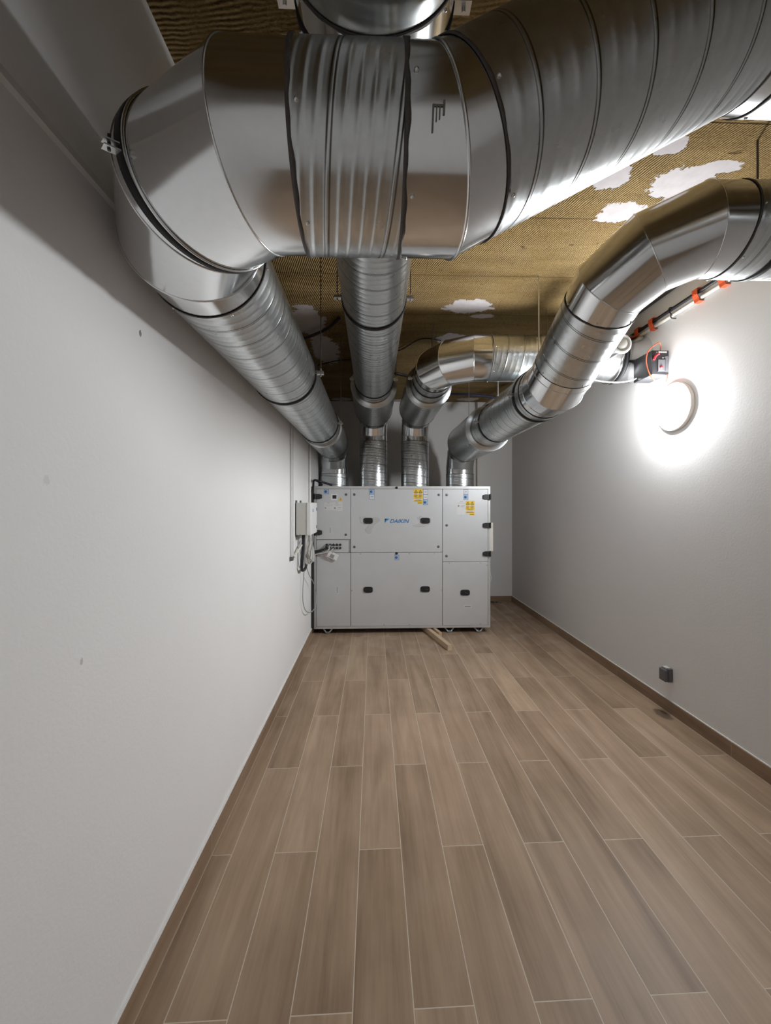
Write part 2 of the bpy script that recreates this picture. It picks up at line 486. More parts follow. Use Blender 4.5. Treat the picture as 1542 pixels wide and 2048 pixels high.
def mitre_rings(pts, r, n=72):
    P = [Vector(p) for p in pts]
    D = [(P[i + 1] - P[i]).normalized() for i in range(len(P) - 1)]
    e = Vector((0, 0, 1)); 
    if abs(D[0].z) > .9: e = Vector((1, 0, 0))
    e = (e - D[0] * e.dot(D[0])).normalized()
    gores = []
    for i, d in enumerate(D):
        if i: e = D[i - 1].rotation_difference(d) @ e; e = (e - d * e.dot(d)).normalized()
        f = d.cross(e)
        n0 = d if i == 0 else (D[i - 1] + d).normalized()
        n1 = d if i == len(D) - 1 else (d + D[i + 1]).normalized()
        ring = lambda V, nn: [(lambda base: base + d * ((V - base).dot(nn) / d.dot(nn)))(P[i] + (e * math.cos(2 * PI * j / n) + f * math.sin(2 * PI * j / n)) * r) for j in range(n)]
        gores.append((ring(P[i], n0), ring(P[i + 1], n1)))
    return gores

def elbow_mesh(name, pts, parent, r=R0 - .0015, mat=None, bead=.0028):
    g = mitre_rings(pts, r)
    mb = MB()
    for a, b in g: mb.loft([a, b])
    o = mb.build(name, mat or M_sheet, parent)
    for i in range(len(g) - 1):
        ring = g[i][1]
        s = MB().tube(ring, bead, 8, 0, True)
        s.build('seam_bead', M_sheet, o)
    return o, g

def bend_points(C, d1, d2, R=RB, n=3):
    C, d1, d2 = Vector(C), Vector(d1).normalized(), Vector(d2).normalized()
    th = d1.angle(d2); T = R * math.tan(th / 2)
    w = (d2 - d1 * d1.dot(d2)).normalized()
    Sx = C - d1 * T; O = Sx + w * R; dl = th / (2 * n)
    pts = [Sx]
    for i in range(n):
        a = dl * (2 * i + 1)
        pts.append(O + (-w * math.cos(a) + d1 * math.sin(a)) * (R / math.cos(dl)))
    pts.append(C + d2 * T)
    return pts

def joint(c, axis, parent, r=R0, w=.006, screws=6, a0=.3, name='sealed_joint'):
    """dark sealant line with screw heads round a slip joint"""
    c = Vector(c); a = Vector(axis).normalized()
    n = 96; e = a.orthogonal().normalized(); f = a.cross(e)
    rings = []
    wob = [1 + .35 * math.sin(7 * 2 * PI * j / n + a0 * 9) + .25 * math.sin(19 * 2 * PI * j / n) for j in range(n)]
    for hs, rr in ((-1, 0), (-1, .0022), (1, .0022), (1, 0)):
        rings.append([c + a * (hs * w * .5 * (wob[j] if hs > 0 else 1)) + (e * math.cos(2 * PI * j / n) + f * math.sin(2 * PI * j / n)) * (r + rr) for j in range(n)])
    o = MB().loft(rings).build(name, M_gasket, parent)
    for k in range(screws):
        t = a0 + 2 * PI * k / screws
        dv = e * math.cos(t) + f * math.sin(t)
        p = c + a * .016 + dv * r
        MB().lathe(p - dv * .001, dv, ((0, .0001), (0, .0048), (.003, .0044), (.005, .002), (.0055, .0001)), 10).build('screw', M_rod, o)
    return o

def silencer(p0, p1, parent, r=.245, r_in=R0):
    """fat round attenuator: spiral shell with an annular end face at both ends"""
    p0, p1 = Vector(p0), Vector(p1); d = (p1 - p0).normalized()
    o = spiral('silencer_shell', p0, p1, parent, r, .09, .2, 128, M_silsp)
    for p, s in ((p0, -1), (p1, 1)):
        mb = MB()
        mb.lathe(p, d * s, ((-.004, r + .003), (.006, r + .003), (.008, r), (.008, r_in + .002), (.03, r_in + .002)), 96)
        mb.build('end_ring', M_sil, o)
    return o
def silencer_material():
    m = M_spiral.copy(); m.name = 'galvanised_silencer_spiral'
    return m
M_silsp = silencer_material()

# ---------------------------------------------------------------- room shell
def structure(name, mb, mats, bevel=0):
    o = mb.build(name, mats, None, bevel); o['kind'] = 'structure'; return o
structure('floor', MB().box((XL - .1, YF - .1, -.08), (XR + .1, YB + .1, 0)), M_floor)
structure('ceiling', MB().box((XL - .1, YF - .1, ZC), (XR + .1, YB + .1, ZC + .1)), M_ceil)
structure('wall_left', MB().box((XL - .1, YF - .1, 0), (XL, YB + .1, ZC)), M_wall_l)
structure('wall_right', MB().box((XR, YF - .1, 0), (XR + .1, YB + .1, ZC)), M_wall_g)
structure('wall_back', MB().box((XL, YB, 0), (XR, YB + .1, ZC)), M_wall_g)
structure('wall_front', MB().box((XL, YF - .1, 0), (XR, YF, ZC)), M_wall)
BBH = .094
def skirting(name, a, b, mats, cap, foot):
    mats = mats + [M_grout]
    mb = MB().box(a, b, 0); mb.box(cap[0], cap[1], 1); mb.box(*foot, 2)
    structure(name, mb, mats)
skirting('baseboard_left', (XL, YF, 0), (XL + .013, YB, BBH), [M_sk_l, M_caulk], ((XL, YF, BBH), (XL + .010, YB, BBH + .007)), ((XL, YF, 0), (XL + .0165, YB, .002)))
skirting('baseboard_right', (XR - .013, YF, 0), (XR, YB, BBH), [M_sk_r, M_caulk], ((XR - .008, YF, BBH), (XR, YB, BBH + .005)), ((XR - .016, YF, 0), (XR, YB, .002)))
skirting('baseboard_back', (XL + .013, YB - .013, 0), (XR - .013, YB, BBH), [M_sk_b, M_caulk], ((XL + .013, YB - .006, BBH), (XR - .013, YB, BBH + .004)), ((XL + .013, YB - .017, 0), (XR - .013, YB, .002)))
# plastered board joint: a shallow ridge high on the left wall
mb = MB(); mb.add([(XL, YF, 2.452), (XL, YB, 2.452), (XL + .006, YB, 2.464), (XL + .006, YF, 2.464), (XL, YF, 2.490), (XL, YB, 2.490)],
                  [(0, 1, 2, 3), (3, 2, 5, 4), (0, 3, 4), (1, 5, 2)])
structure('trim_1', mb, M_wall)

# ---------------------------------------------------------------- air handling unit
UX, UY, UZ = -.728, 4.92, .069                                # front face: left, plane, bottom
UW, UH = 2.176, 1.751
def fx(a): return UX + a / 353.0 * UW                          # face grid 353 x 286
def fz(b): return UZ + (286.0 - b) / 286.0 * UH
unit = thing('air_handling_unit', 'large silver-grey cabinet air handling unit with blue lettering at the far wall', 'air handling unit', (UX + UW / 2, UY + .5, 0))
cas = MB()
cas.box((UX + .004, UY + .03, UZ + .004), (UX + UW - .004, UY + 1.12, UZ + UH - .004))
casing = cas.build('casing', M_darkgap, unit)
fr = MB()
fr.box((fx(0), UY, fz(5.5)), (fx(353), UY + .05, fz(0)))
fr.box((fx(0), UY, fz(286)), (fx(353), UY + .05, fz(281.5)))
fr.box((fx(0), UY, fz(281.5)), (fx(4.2), UY + .05, fz(5.5)))
fr.box((fx(348.6), UY, fz(281.5)), (fx(353), UY + .05, fz(5.5)))
fr.box((fx(353) - .003, UY + .05, fz(286)), (fx(353), UY + 1.12, fz(0)))
fr.box((fx(0), UY + .05, fz(286)), (fx(0) + .003, UY + 1.12, fz(0)))
fr.box((fx(0), UY + .05, fz(0) - .003), (fx(353), UY + 1.12, fz(0)))
fr.box((fx(0), UY + 1.117, fz(286)), (fx(353), UY + 1.12, fz(0)))
fr.build('frame', M_frame, unit, .002)
FY = UY + .002
def panel(a0, b0, a1, b1, name='door_panel'):
    g = .45
    return MB().box((fx(a0 + g), FY, fz(b1 - g)), (fx(a1 - g), FY + .03, fz(b0 + g))).build(name, M_panel, unit, .002)
p_ul = panel(4.2, 5.5, 72.6, 107)
p_ll = panel(4.2, 133.5, 72.6, 281.5)
p_um = panel(72.6, 5.5, 256.4, 133.2)
p_lm = panel(72.6, 133.2, 256.4, 281.5)
p_ur = panel(256.4, 5.5, 348.6, 152.5)
p_lr = panel(256.4, 152.5, 348.6, 281.5)
# recessed cable plate with ten glands
rec = MB()
rec.box((fx(5), UY + .024, fz(133)), (fx(72), UY + .034, fz(107.5)))
rec.box((fx(5), FY + .006, fz(133)), (fx(66.5), UY + .026, fz(110)))
plate = rec.build('cable_plate', M_panel, unit, .0015)
for row, b in ((0, 117.6), (1, 124.2)):
    for k in range(5):
        a = 25.5 + 6.6 * k
        MB().lathe((fx(a), FY + .006, fz(b)), (0, -1, 0), ((0, .0145), (.012, .0145), (.014, .012), (.02, .011), (.02, .0001)), 16).build('cable_gland', M_blackp, plate)
# recessed grip handles
def grip(a, b, par):
    w, h = .057, .036
    out = []
    for k in range(40):
        t = 2 * PI * k / 40
        c, s = math.cos(t), math.sin(t)
        out.append((w * math.copysign(abs(c) ** .45, c), h * math.copysign(abs(s) ** .55, s)))
    x, z = fx(a), fz(b)
    rings = []
    for sc, y in ((1.0, FY - .0005), (1.0, FY - .010), (.95, FY - .012), (.88, FY - .009), (.84, FY - .0075)):
        rings.append([Vector((x + px * sc, y, z + pz * sc)) for px, pz in out])
    mb = MB().loft(rings)
    mb.add(rings[-1], [tuple(range(40))], 0)
    o = mb.build('recessed_grip', M_blackp, par)
    MB().tube(curve([(x - .034, FY - .008, z - .012), (x - .01, FY - .010, z - .004), (x + .015, FY - .010, z - .006), (x + .036, FY - .008, z - .014)], 6), .005, 8).build('grip_bar', M_blackp, o)
for a, b, q in ((107.5, 69.5, p_um), (221.5, 69.5, p_um), (107.5, 208, p_lm), (221.5, 207.5, p_lm), (302, 215, p_lr)): grip(a, b, q)
# quarter-turn locks
for a, b, q in ((63.5, 17, p_ul), (63, 97.5, p_ul), (80, 17, p_um), (249, 17.5, p_um), (80, 122, p_um), (248, 122, p_um),
                (265, 17.5, p_ur), (265, 79, p_ur), (264.5, 141, p_ur)):
    MB().lathe((fx(a), FY, fz(b)), (0, -1, 0), ((0, .0001), (0, .0155), (.003, .0155), (.004, .012), (.004, .0001)), 20).build('quarter_turn_lock', M_knob, q)
for a, b in ((92, 136), (190, 136), (240, 136), (139, 279), (190, 279), (254, 210), (75, 210)):
    MB().lathe((fx(a), FY, fz(b)), (0, -1, 0), ((0, .0001), (0, .005), (.002, .004), (.0025, .0001)), 10).build('panel_screw', M_knob, p_lm)
for a, b in ((270, 155.5), (333, 155.5), (346, 160), (333, 279)):
    MB().lathe((fx(a), FY, fz(b)), (0, -1, 0), ((0, .0001), (0, .005), (.002, .004), (.0025, .0001)), 10).build('panel_screw', M_knob, p_lr)
# black hinges
def hinge(a, b, s):
    mb = MB()
    x, z = fx(a), fz(b)
    mb.prism([(x, z - .022), (x + s * .03, z - .031), (x + s * .098, z - .031), (x + s * .098, z + .031), (x + s * .03, z + .031), (x, z + .022)][::1 if s > 0 else -1], FY - .022, FY - .0005)
    mb.cyl((x + s * .085, FY - .026, z - .034), (x + s * .085, FY - .026, z + .034), .011, 14)
    o = mb.build('hinge', M_blackp, unit, .002)
    for dx, dz in ((.02, 0), (.055, .013), (.055, -.013)):
        MB().lathe((x + s * dx, FY - .022, z + dz), (0, -1, 0), ((0, .0045), (.002, .004), (.002, .0001)), 10).build('hinge_screw', M_knob, o)
for b in (21.5, 79, 136.5): hinge(338, b, 1)
for b in (21, 93): hinge(16, b, -1)
# latch studs on the top rail and between the middle panels
for a, b in ((164.5, 3.2), (164.5, 135.0)):
    MB().lathe((fx(a), FY - .001, fz(b)), (0, -1, 0), ((0, .0001), (0, .016), (.012, .014), (.016, .006), (.016, .0001)), 14).build('latch_stud', M_blackp, unit)
# stickers -----------------------------------------------------------------
def quad(mb, a0, b0, a1, b1, mi, lay=0):
    y = FY - .0010 - lay * .0006
    mb.box((fx(a0), y, fz(b1)), (fx(a1), FY - .0002, fz(b0)), mi)
def warning(a0, b0, par, w=19.0):
    k = w / 19.0
    mb = MB()
    quad(mb, a0, b0, a0 + w, b0 + 26 * k, 0)
    quad(mb, a0 + 8 * k, b0 + 26 * k, a0 + w, b0 + 31 * k, 0)
    quad(mb, a0, b0 + 9 * k, a0 + w, b0 + 10.6 * k, 1, 1)
    quad(mb, a0, b0 + 20.4 * k, a0 + w, b0 + 22.6 * k, 1, 1)
    for t in (0, 1):                                           # warning triangles
        cx = a0 + (5 + 9 * t) * k
        o3 = [(cx - 4.0 * k, b0 + 8.2 * k), (cx + 4.0 * k, b0 + 8.2 * k), (cx, b0 + 1.2 * k)]
        i3 = [(cx - 2.4 * k, b0 + 7.2 * k), (cx + 2.4 * k, b0 + 7.2 * k), (cx, b0 + 3.0 * k)]
        mb.prism([(fx(p), fz(q)) for p, q in o3], FY - .0017, FY - .0002, 2)
        mb.prism([(fx(p), fz(q)) for p, q in i3], FY - .0023, FY - .0002, 0)
        quad(mb, cx - .4 * k, b0 + 4.6 * k, cx + .4 * k, b0 + 6.6 * k, 2, 3)
        quad(mb, cx - 3.2 * k, b0 + 9.5 * k, cx + 2.6 * k, b0 + 10.1 * k, 2, 2)
        for r_ in range(3):
            quad(mb, cx - 3.4 * k, b0 + (12.0 + 1.7 * r_) * k, cx + (3.0 - .5 * r_) * k, b0 + (12.7 + 1.7 * r_) * k, 2, 1)
    quad(mb, a0 + 3 * k, b0 + 17.8 * k, a0 + 16 * k, b0 + 18.8 * k, 2, 1)
    quad(mb, a0 + 3 * k, b0 + 21.2 * k, a0 + 15 * k, b0 + 21.8 * k, 2, 2)
    quad(mb, a0 + 2 * k, b0 + 24 * k, a0 + 17 * k, b0 + 24.9 * k, 2, 1)
    quad(mb, a0 + 9 * k, b0 + 28.2 * k, a0 + 17.5 * k, b0 + 29.3 * k, 2, 1)
    return tag(mb.build('warning_sticker', [M_yellow, M_paper, M_ink], par), 'yellow warning sticker with two triangles')
warning(198.3, 5.9, p_um, 18.5)
warning(303, 29.6, p_ur, 18.0)
def symbol(a0, b0, w, hs, par, dot):
    """blue-edged pictogram label made of stacked cells"""
    mb = MB(); b = b0
    for k, h in enumerate(hs):
        quad(mb, a0, b, a0 + w, b + h, 0)
        quad(mb, a0 + .5, b + .5, a0 + w - .5, b + h - .5, 1 if k != dot else 3, 1)
        if k == dot: mb.lathe((fx(a0 + w * .4), FY - .0022, fz(b + h * .5)), (0, -1, 0), ((0, .016), (.0006, .016), (.0006, .0001)), 18, 2)
        else: quad(mb, a0 + w * .25, b + h * .5 - .4, a0 + w * .75, b + h * .5 + .4, 2, 2)
        b += h
    return tag(mb.build('pictogram_label', [M_bluedot, M_paper, M_bluedot, M_paleblue], par), 'small pale blue pictogram label')
symbol(19.5, 6.5, 10.0, (9.5,), p_ul, 0)
symbol(109.5, 6.2, 10.5, (10.0, 10.5), p_um, 0)
symbol(217.5, 6.0, 9.5, (11.0, 10.0, 11.0), p_um, 2)
symbol(299, 6.2, 9.3, (10.2, 11.5), p_ur, 1)
symbol(160.0, 138.5, 9.5, (10.0,), p_lm, 0)
def paper(a0, b0, a1, b1, par, rows, squares=(), name='data_plate', lbl='white printed data plate'):
    mb = MB(); quad(mb, a0, b0, a1, b1, 0)
    for (p0, q0, p1, q1) in rows: quad(mb, p0, q0, p1, q1, 1, 1)
    for (p, q, s) in squares: quad(mb, p, q, p + s, q + s, 1, 1)
    return tag(mb.build(name, [M_paper, M_greyink], par), lbl)
paper(20.5, 33, 40, 48, p_ul, ((25.5, 33.6, 31, 34.2), (22, 37, 37, 37.4), (22, 39.6, 36, 40.0), (26, 44.6, 33, 45)), ((21.4, 42.4, 2.8),))
paper(40.6, 32, 56.5, 49, p_ul, ((42, 33.4, 48.5, 34.2), (42, 37, 55, 37.4), (42, 39.4, 53, 39.8), (47, 43, 53.5, 43.8), (46, 46, 51, 46.4)), ((39.8, 42.4, 3.2),))
paper(285.5, 29.6, 303, 57, p_ur, ((291, 30.6, 297.5, 31.4), (287, 34, 301, 34.4), (294, 38.5, 302, 39.2), (293, 41, 300, 41.6)), ((287, 38, 3.4),))
paper(31.0, 81, 34.2, 95.5, p_ul, ((31.5, 82.5, 32.8, 94.2),), (), 'paper_tag', 'narrow upright paper tag')
paper(46.0, 201, 49.2, 216, p_ll, ((46.4, 202.3, 47.7, 214),), (), 'paper_tag', 'narrow upright paper tag')
paper(299.5, 240.5, 315.2, 246, p_lr, ((301, 242.3, 313, 244),), (), 'paper_tag', 'narrow flat paper tag')
# small display and its warning triangle
mb = MB(); quad(mb, 33.2, 15.6, 46.4, 28, 0); quad(mb, 36.6, 18.2, 44.4, 25.4, 1, 3)
tag(mb.build('control_display', [M_whitep, M_blackp], p_ul), 'white framed black display')
mb = MB(); mb.prism([(fx(48.5), fz(29.2)), (fx(56.4), fz(29.2)), (fx(52.5), fz(22.6))], FY - .0012, FY - .0002, 0)
quad(mb, 52.1, 24.8, 52.9, 28.0, 1, 1)
tag(mb.build('warning_triangle', [M_yellow, M_ink], p_ul), 'small yellow triangle sticker')
# lettering
def lettering(txt, x, z, size, y, mat, par, shear=0.0, width=None, name='lettering', rot=None):
    cu = bpy.data.curves.new('lettering', 'FONT'); cu.body = txt; cu.size = size; cu.shear = shear; cu.extrude = .0006; cu.offset = size * .014
    tmp = bpy.data.objects.new('lettering_source', cu); COL.objects.link(tmp)
    dg = bpy.context.evaluated_depsgraph_get(); dg.update()
    me = bpy.data.meshes.new_from_object(tmp.evaluated_get(dg))
    bpy.data.objects.remove(tmp); bpy.data.curves.remove(cu)
    xs = [v.co.x for v in me.vertices]; x0, x1 = min(xs), max(xs)
    k = 1.0 if width is None else width / (x1 - x0)
    for v in me.vertices: v.co = Vector((x + (v.co.x - x0) * k, y - v.co.z, z + v.co.y))
    me.materials.clear(); me.materials.append(mat)
    o = bpy.data.objects.new(name, me); COL.objects.link(o); put_under(o, par)
    return o
tag(lettering('DAIKIN', fx(151.0), fz(74.0), (.066), FY - .001, M_logo, p_um, .28, fx(189.6) - fx(151.0)), 'blue slanted capital lettering')
mb = MB()
mb.prism([(fx(140.6), fz(74.6)), (fx(140.6), fz(65.4)), (fx(143.9), fz(65.4))][::-1], FY - .0016, FY - .0002, 0)
mb.prism([(fx(140.6), fz(65.4)), (fx(147.5), fz(65.4)), (fx(143.4), fz(69.0)), (fx(140.6), fz(72.6))][::-1], FY - .0013, FY - .0002, 1)
mb.prism([(fx(140.6), fz(74.6)), (fx(143.2), fz(71.0)), (fx(151.0), fz(65.4)), (fx(147.0), fz(65.4)), (fx(142.2), fz(69.6)), (fx(140.6), fz(73))], FY - .0019, FY - .0002, 2)
tag(mb.build('logo_mark', [M_logo2, M_logo, M_logo3], p_um), 'blue triangular logo mark')
# torn protective film left round the upper grips
def filmpatch(pts, par):
    mb = MB(); n = len(pts)
    vs = [(fx(a), FY - .0012 - random.random() * .005, fz(b)) for a, b in pts]
    ca = sum(p[0] for p in pts) / n; cb = sum(p[1] for p in pts) / n
    vs.append((fx(ca), FY - .0015, fz(cb)))
    mb.add(vs, [(i, (i + 1) % n, n) for i in range(n)], 0, False)
    o = mb.build('torn_film', M_film, par)
    s = o.modifiers.new('thickness', 'SOLIDIFY'); s.thickness = .0006
filmpatch([(91, 62), (97, 60.5), (104, 63), (117, 63), (124, 62), (130, 64), (131, 70), (126, 73), (121, 77), (116, 86), (112, 95), (108, 96), (101, 88), (107, 86), (113, 80), (114, 76), (100, 77), (94, 74), (92, 68)], p_um)
filmpatch([(205, 63), (212, 60), (218, 63), (230, 63.5), (233, 66), (233, 74), (229, 78), (219, 82), (208, 82), (196, 80), (210, 79), (214, 76), (211, 72), (212, 65), (206, 66)], p_um)
# black foam strip down the left side, V-shaped feet
tag(MB().box((UX - .0225, UY - .07, UZ - .03), (UX - .001, UY + .10, fz(1.5))).build('side_seal', M_rubber, unit), 'black foam strip in the gap to the wall')
def foot(x, y):
    mb = MB(); z1 = UZ + .002
    for s in (-1, 1):
        a = Vector((x + s * .068, y + .02, z1)); b_ = Vector((x + s * .018, y, .018))
        e = Vector((.010, 0, 0)); g = Vector((0, .022, 0))
        mb.loft([[p - e - g, p + e - g, p + e + g, p - e + g] for p in (a, b_)], 0, False, True, False)
    mb.box((x - .028, y - .026, .010), (x + .028, y + .026, .020))
    o = mb.build('foot', M_foot, unit)
    MB().lathe((x, y, 0), (0, 0, 1), ((0, .0001), (0, .024), (.008, .022), (.010, .010), (.028, .010), (.028, .0001)), 16).build('levelling_pad', M_foot, o)
for x in (-.563, .945, 1.315): foot(x, UY + .05)
for x in (-.563, .945, 1.315): foot(x, UY + 1.02)

# ---------------------------------------------------------------- duct runs
ZL, ZH = zc(.792), zc(1.238)
YU = 5.55                                                     # stacks stand here on the unit
ZU = UZ + UH
def stack(run, x, ztop, lead_ph, rs=.24):
    """vertical spiral riser on the unit, bend towards the room, silencer"""
    e = bend_points((x, YU, ztop), (0, 0, 1), (0, -1, 0))
    spiral('riser', (x, YU, ZU - .003), e[0], run, R0 + .002, .105, lead_ph)
    elbow_mesh('riser_elbow', e, run)
    joint(e[0] + Vector((0, 0, -.004)), (0, 0, 1), run, R0 + .001, .006, 5, lead_ph)
    ys = e[-1].y
    silencer((x, ys, ztop), (x, 4.18, ztop), run, rs)
    MB().lathe((x, YU, ZU), (0, 0, 1), ((0, R0 + .002), (.002, R0 + .014), (.010, R0 + .012), (.012, R0 + .002)), 64).build('base_flange', M_sheet, run)

# run A: along the left wall, round the corner and across the foreground
run = thing('spiral_duct', 'galvanised duct along the left wall that turns across the foreground overhead', 'duct', (-.539, YU, ZU), 'galvanised ventilation ducts')
xa = -.539
stack(run, xa, ZL, .3, .208)
eA = bend_points((xa, .927, ZL), (0, -1, 0), (1, 0, 0))
joint((xa, 4.06, ZL), (0, 1, 0), run, R0, .005, 0)
spiral('straight_duct', (xa, 4.172, ZL), (xa, eA[0].y, ZL), run, R0, .1335, .35)
joint((xa, eA[0].y + .002, ZL), (0, 1, 0), run, R0, .005, 6, .9)
elbowA, gA = elbow_mesh('corner_elbow', eA, run)
# lengthwise lock seam on the big gore
q0, q1 = gA[1]
j = 20
spiral('straight_duct', eA[-1], (.0635, .927, ZL), run, R0, .135, .62, 128, M_spiral_deep)
joint(eA[-1], (1, 0, 0), run, R0, .009, 6, .5)
joint((.0635, .927, ZL), (1, 0, 0), run, R0, .010, 6, .2)
V1 = Vector((.154, .927, ZL)); V2 = Vector((.895, .955, zc(1.210))); dd = (V2 - V1).normalized(); LA = (V2 - V1).length
elbow_mesh('rising_elbow', [(.0635, .927, ZL), V1, V1 + dd * .054], run, R0 - .001, None, .0042)
joint(V1 + dd * .054, dd, run, R0, .007, 6, .35)
mb = MB()
def hug(x0, x1, a0, a1, n=6):
    vs = []
    for k in range(n + 1):
        a = math.radians(a0 + (a1 - a0) * k / n)
        for x in (x0, x1): vs.append((x, .927 + (R0 + .0006) * math.cos(a), ZL + (R0 + .0006) * math.sin(a)))
    mb.add(vs, [(2 * k, 2 * k + 1, 2 * k + 3, 2 * k + 2) for k in range(n)])
hug(.110, .134, 194.0, 195.2); hug(.110, .1135, 194.5, 207); hug(.117, .1195, 194.5, 202); hug(.123, .1255, 194.5, 201); hug(.130, .134, 192, 199)
tag(mb.build('ink_smudge', M_smudge, run), 'dark smudged marking ink')
spiral('straight_duct', V1 + dd * .054, V1 + dd * (LA - .054), run, R0, .135, .55)
joint(V1 + dd * (LA - .054), dd, run, R0, .007, 6, .8)
elbow_mesh('levelling_elbow', [V1 + dd * (LA - .054), V2, V2 + Vector((.10, 0, 0))], run, R0 - .001)
joint(V2 + Vector((.10, 0, 0)), (1, 0, 0), run, R0, .006, 6)
spiral('straight_duct', V2 + Vector((.10, 0, 0)), (XR - .002, V2.y, V2.z), run, R0, .135, .2)

# run B: straight overhead
run = thing('spiral_duct', 'galvanised duct running straight down the room just right of the left-wall duct', 'duct', (.003, YU, ZU), 'galvanised ventilation ducts')
xb = .003
stack(run, xb, ZH, .7)
joint((xb, 4.06, ZH), (0, 1, 0), run, R0, .005, 0)
spiral('straight_duct', (xb, 4.172, ZH), (xb, 1.06, ZH), run, R0, .1345, .62)
joint((xb, 1.06, ZH), (0, 1, 0), run, R0, .007, 6)
elbow_mesh('coupling', [(xb, 1.06, ZH), (xb, .90, ZH)], run, R0 + .002)
joint((xb, .90, ZH), (0, 1, 0), run, R0 + .001, .008, 6)
spiral('straight_duct', (xb, .90, ZH), (xb, YF + .002, ZH), run, R0, .1345, .2)

# run C: third riser, turns right into the damper
run = thing('spiral_duct', 'galvanised duct from the third riser that elbows right into the wall damper', 'duct', (.577, YU, ZU), 'galvanised ventilation ducts')
xcn, yC = .577, 3.375
stack(run, xcn, ZH, .15)
eC = bend_points((xcn, yC, ZH), (0, -1, 0), (1, 0, 0))
spiral('straight_duct', (xcn, 4.172, ZH), eC[0], run, R0, .1, .4)
joint(eC[0], (0, 1, 0), run, R0, .006, 6)
elbow_mesh('corner_elbow', eC, run)
joint(eC[-1] + Vector((.012, 0, 0)), (1, 0, 0), run, R0, .005, 6, .1)
spiral('straight_duct', eC[-1], (2.02, yC, ZH), run, R0, .135, .3)

# run D: rightmost riser, kinks upward, turns right
run = thing('spiral_duct', 'galvanised duct from the rightmost riser that kinks upward then elbows right', 'duct', (1.205, YU, ZU), 'galvanised ventilation ducts')
xd = 1.205
stack(run, xd, ZL, .45)
K1 = Vector((1.202, 2.60, ZL)); K2 = Vector((1.222, 1.782, ZH + .005))
dK = (K2 - K1).normalized()
spiral('straight_duct', (xd, 4.172, ZL), (xd, 2.78, ZL), run, R0, .1345, .1)
b1 = bend_points(K1, (0, -1, 0), dK, RB, 1)
elbow_mesh('rising_elbow', [Vector((xd, 2.78, ZL))] + b1 + [b1[-1] + dK * .05], run)
b2 = bend_points(K2, dK, (1, 0, 0), RB, 3)
spiral('straight_duct', b1[-1] + dK * .05, b2[0], run, R0, .1345, .5)
joint((xd, 2.78, ZL), (0, 1, 0), run, R0, .004, 5)
joint(b1[-1] + dK * .05, dK, run, R0, .003, 9)
joint(b2[0], dK, run, R0, .007, 6)
elbow_mesh('corner_elbow', b2, run)
joint(b2[-1], (1, 0, 0), run, R0, .008, 6)
spiral('straight_duct', b2[-1], (XR - .002, K2.y, K2.z), run, R0, .1, .35)

# ---------------------------------------------------------------- hangers
def hanger(label, c, r=R0, rods=True, top=False, sides=(-1, 1), axis=(0, 1, 0), rm=None):
    rm = rm or M_rod_dull
    c = Vector(c); a = Vector(axis).normalized()
    t = thing('duct_hanger', label, 'duct hanger', (c.x, c.y, c.z + r), 'duct hangers')
    MB().lathe(c, a, ((-.014, r + .0008), (-.013, r + .006), (.013, r + .006), (.014, r + .0008)), 96).build('rubber_lined_ring', M_rubber, t)
    e = Vector((0, 0, 1)).cross(a).normalized()
    for s in sides:
        s_ = e * s
        p = c + s_ * (r + .006)
        q = p + s_ * .042
        w = a * .015; h = Vector((0, 0, .003))
        ear = MB()
        for dz in (-.006, .006):
            k = Vector((0, 0, dz))
            ear.loft([[u - w - h + k, u + w - h + k, u + w + h + k, u - w + h + k] for u in (p - s_ * .012, q)], 0, False, True, False)
        eo = ear.build('ear', M_rod, t)
        m = p + s_ * .024
        MB().cyl(m - Vector((0, 0, .022)), m + Vector((0, 0, .026)), .005, 8).build('ear_bolt', M_rod, eo)
        if rods:
            MB().cyl(m, (m.x, m.y, ZC), .0033, 8).build('threaded_rod', rm, t)
    if top:
        m = c + Vector((0, 0, r))
        MB().cyl(m, (m.x, m.y, ZC), .0045, 8).build('threaded_rod', rm, t)
        MB().box((m.x - .018, m.y - .013, m.z + .004), (m.x + .018, m.y + .013, m.z + .012)).build('top_lug', M_rod, t)
    return t
hanger('black ring hanger midway along the left-wall duct', (xa, 2.43, ZL), sides=(-1,))
hanger('black ring hanger at the silencer end of the left-wall duct', (xa, 3.93, ZL), sides=(-1,))
hanger('black ring hanger on the straight middle duct behind the foreground crossing', (xb, 2.40, ZH))
hanger('black ring hanger at the silencer end of the straight middle duct', (xb, 3.97, ZH))
hanger('black ring hanger at the photo top, above the foreground crossing', (xb, .985, ZH))
hanger('black ring hanger between elbow and silencer of the right-turning third duct', (xcn, 3.93, ZH), rods=False, top=True)
hanger('black ring hanger on the rising duct nearest its upward kink', (xd, 2.885, ZL), rods=False, top=True, rm=M_rod)
hanger('black ring hanger at the silencer end of the rightmost duct', (xd, 3.84, ZL), rods=False, top=True, rm=M_rod)
hanger('black ring hanger at the right photo edge on the upper elbow outlet', (1.76, K2.y, K2.z), rods=False, axis=(1, 0, 0), top=True)
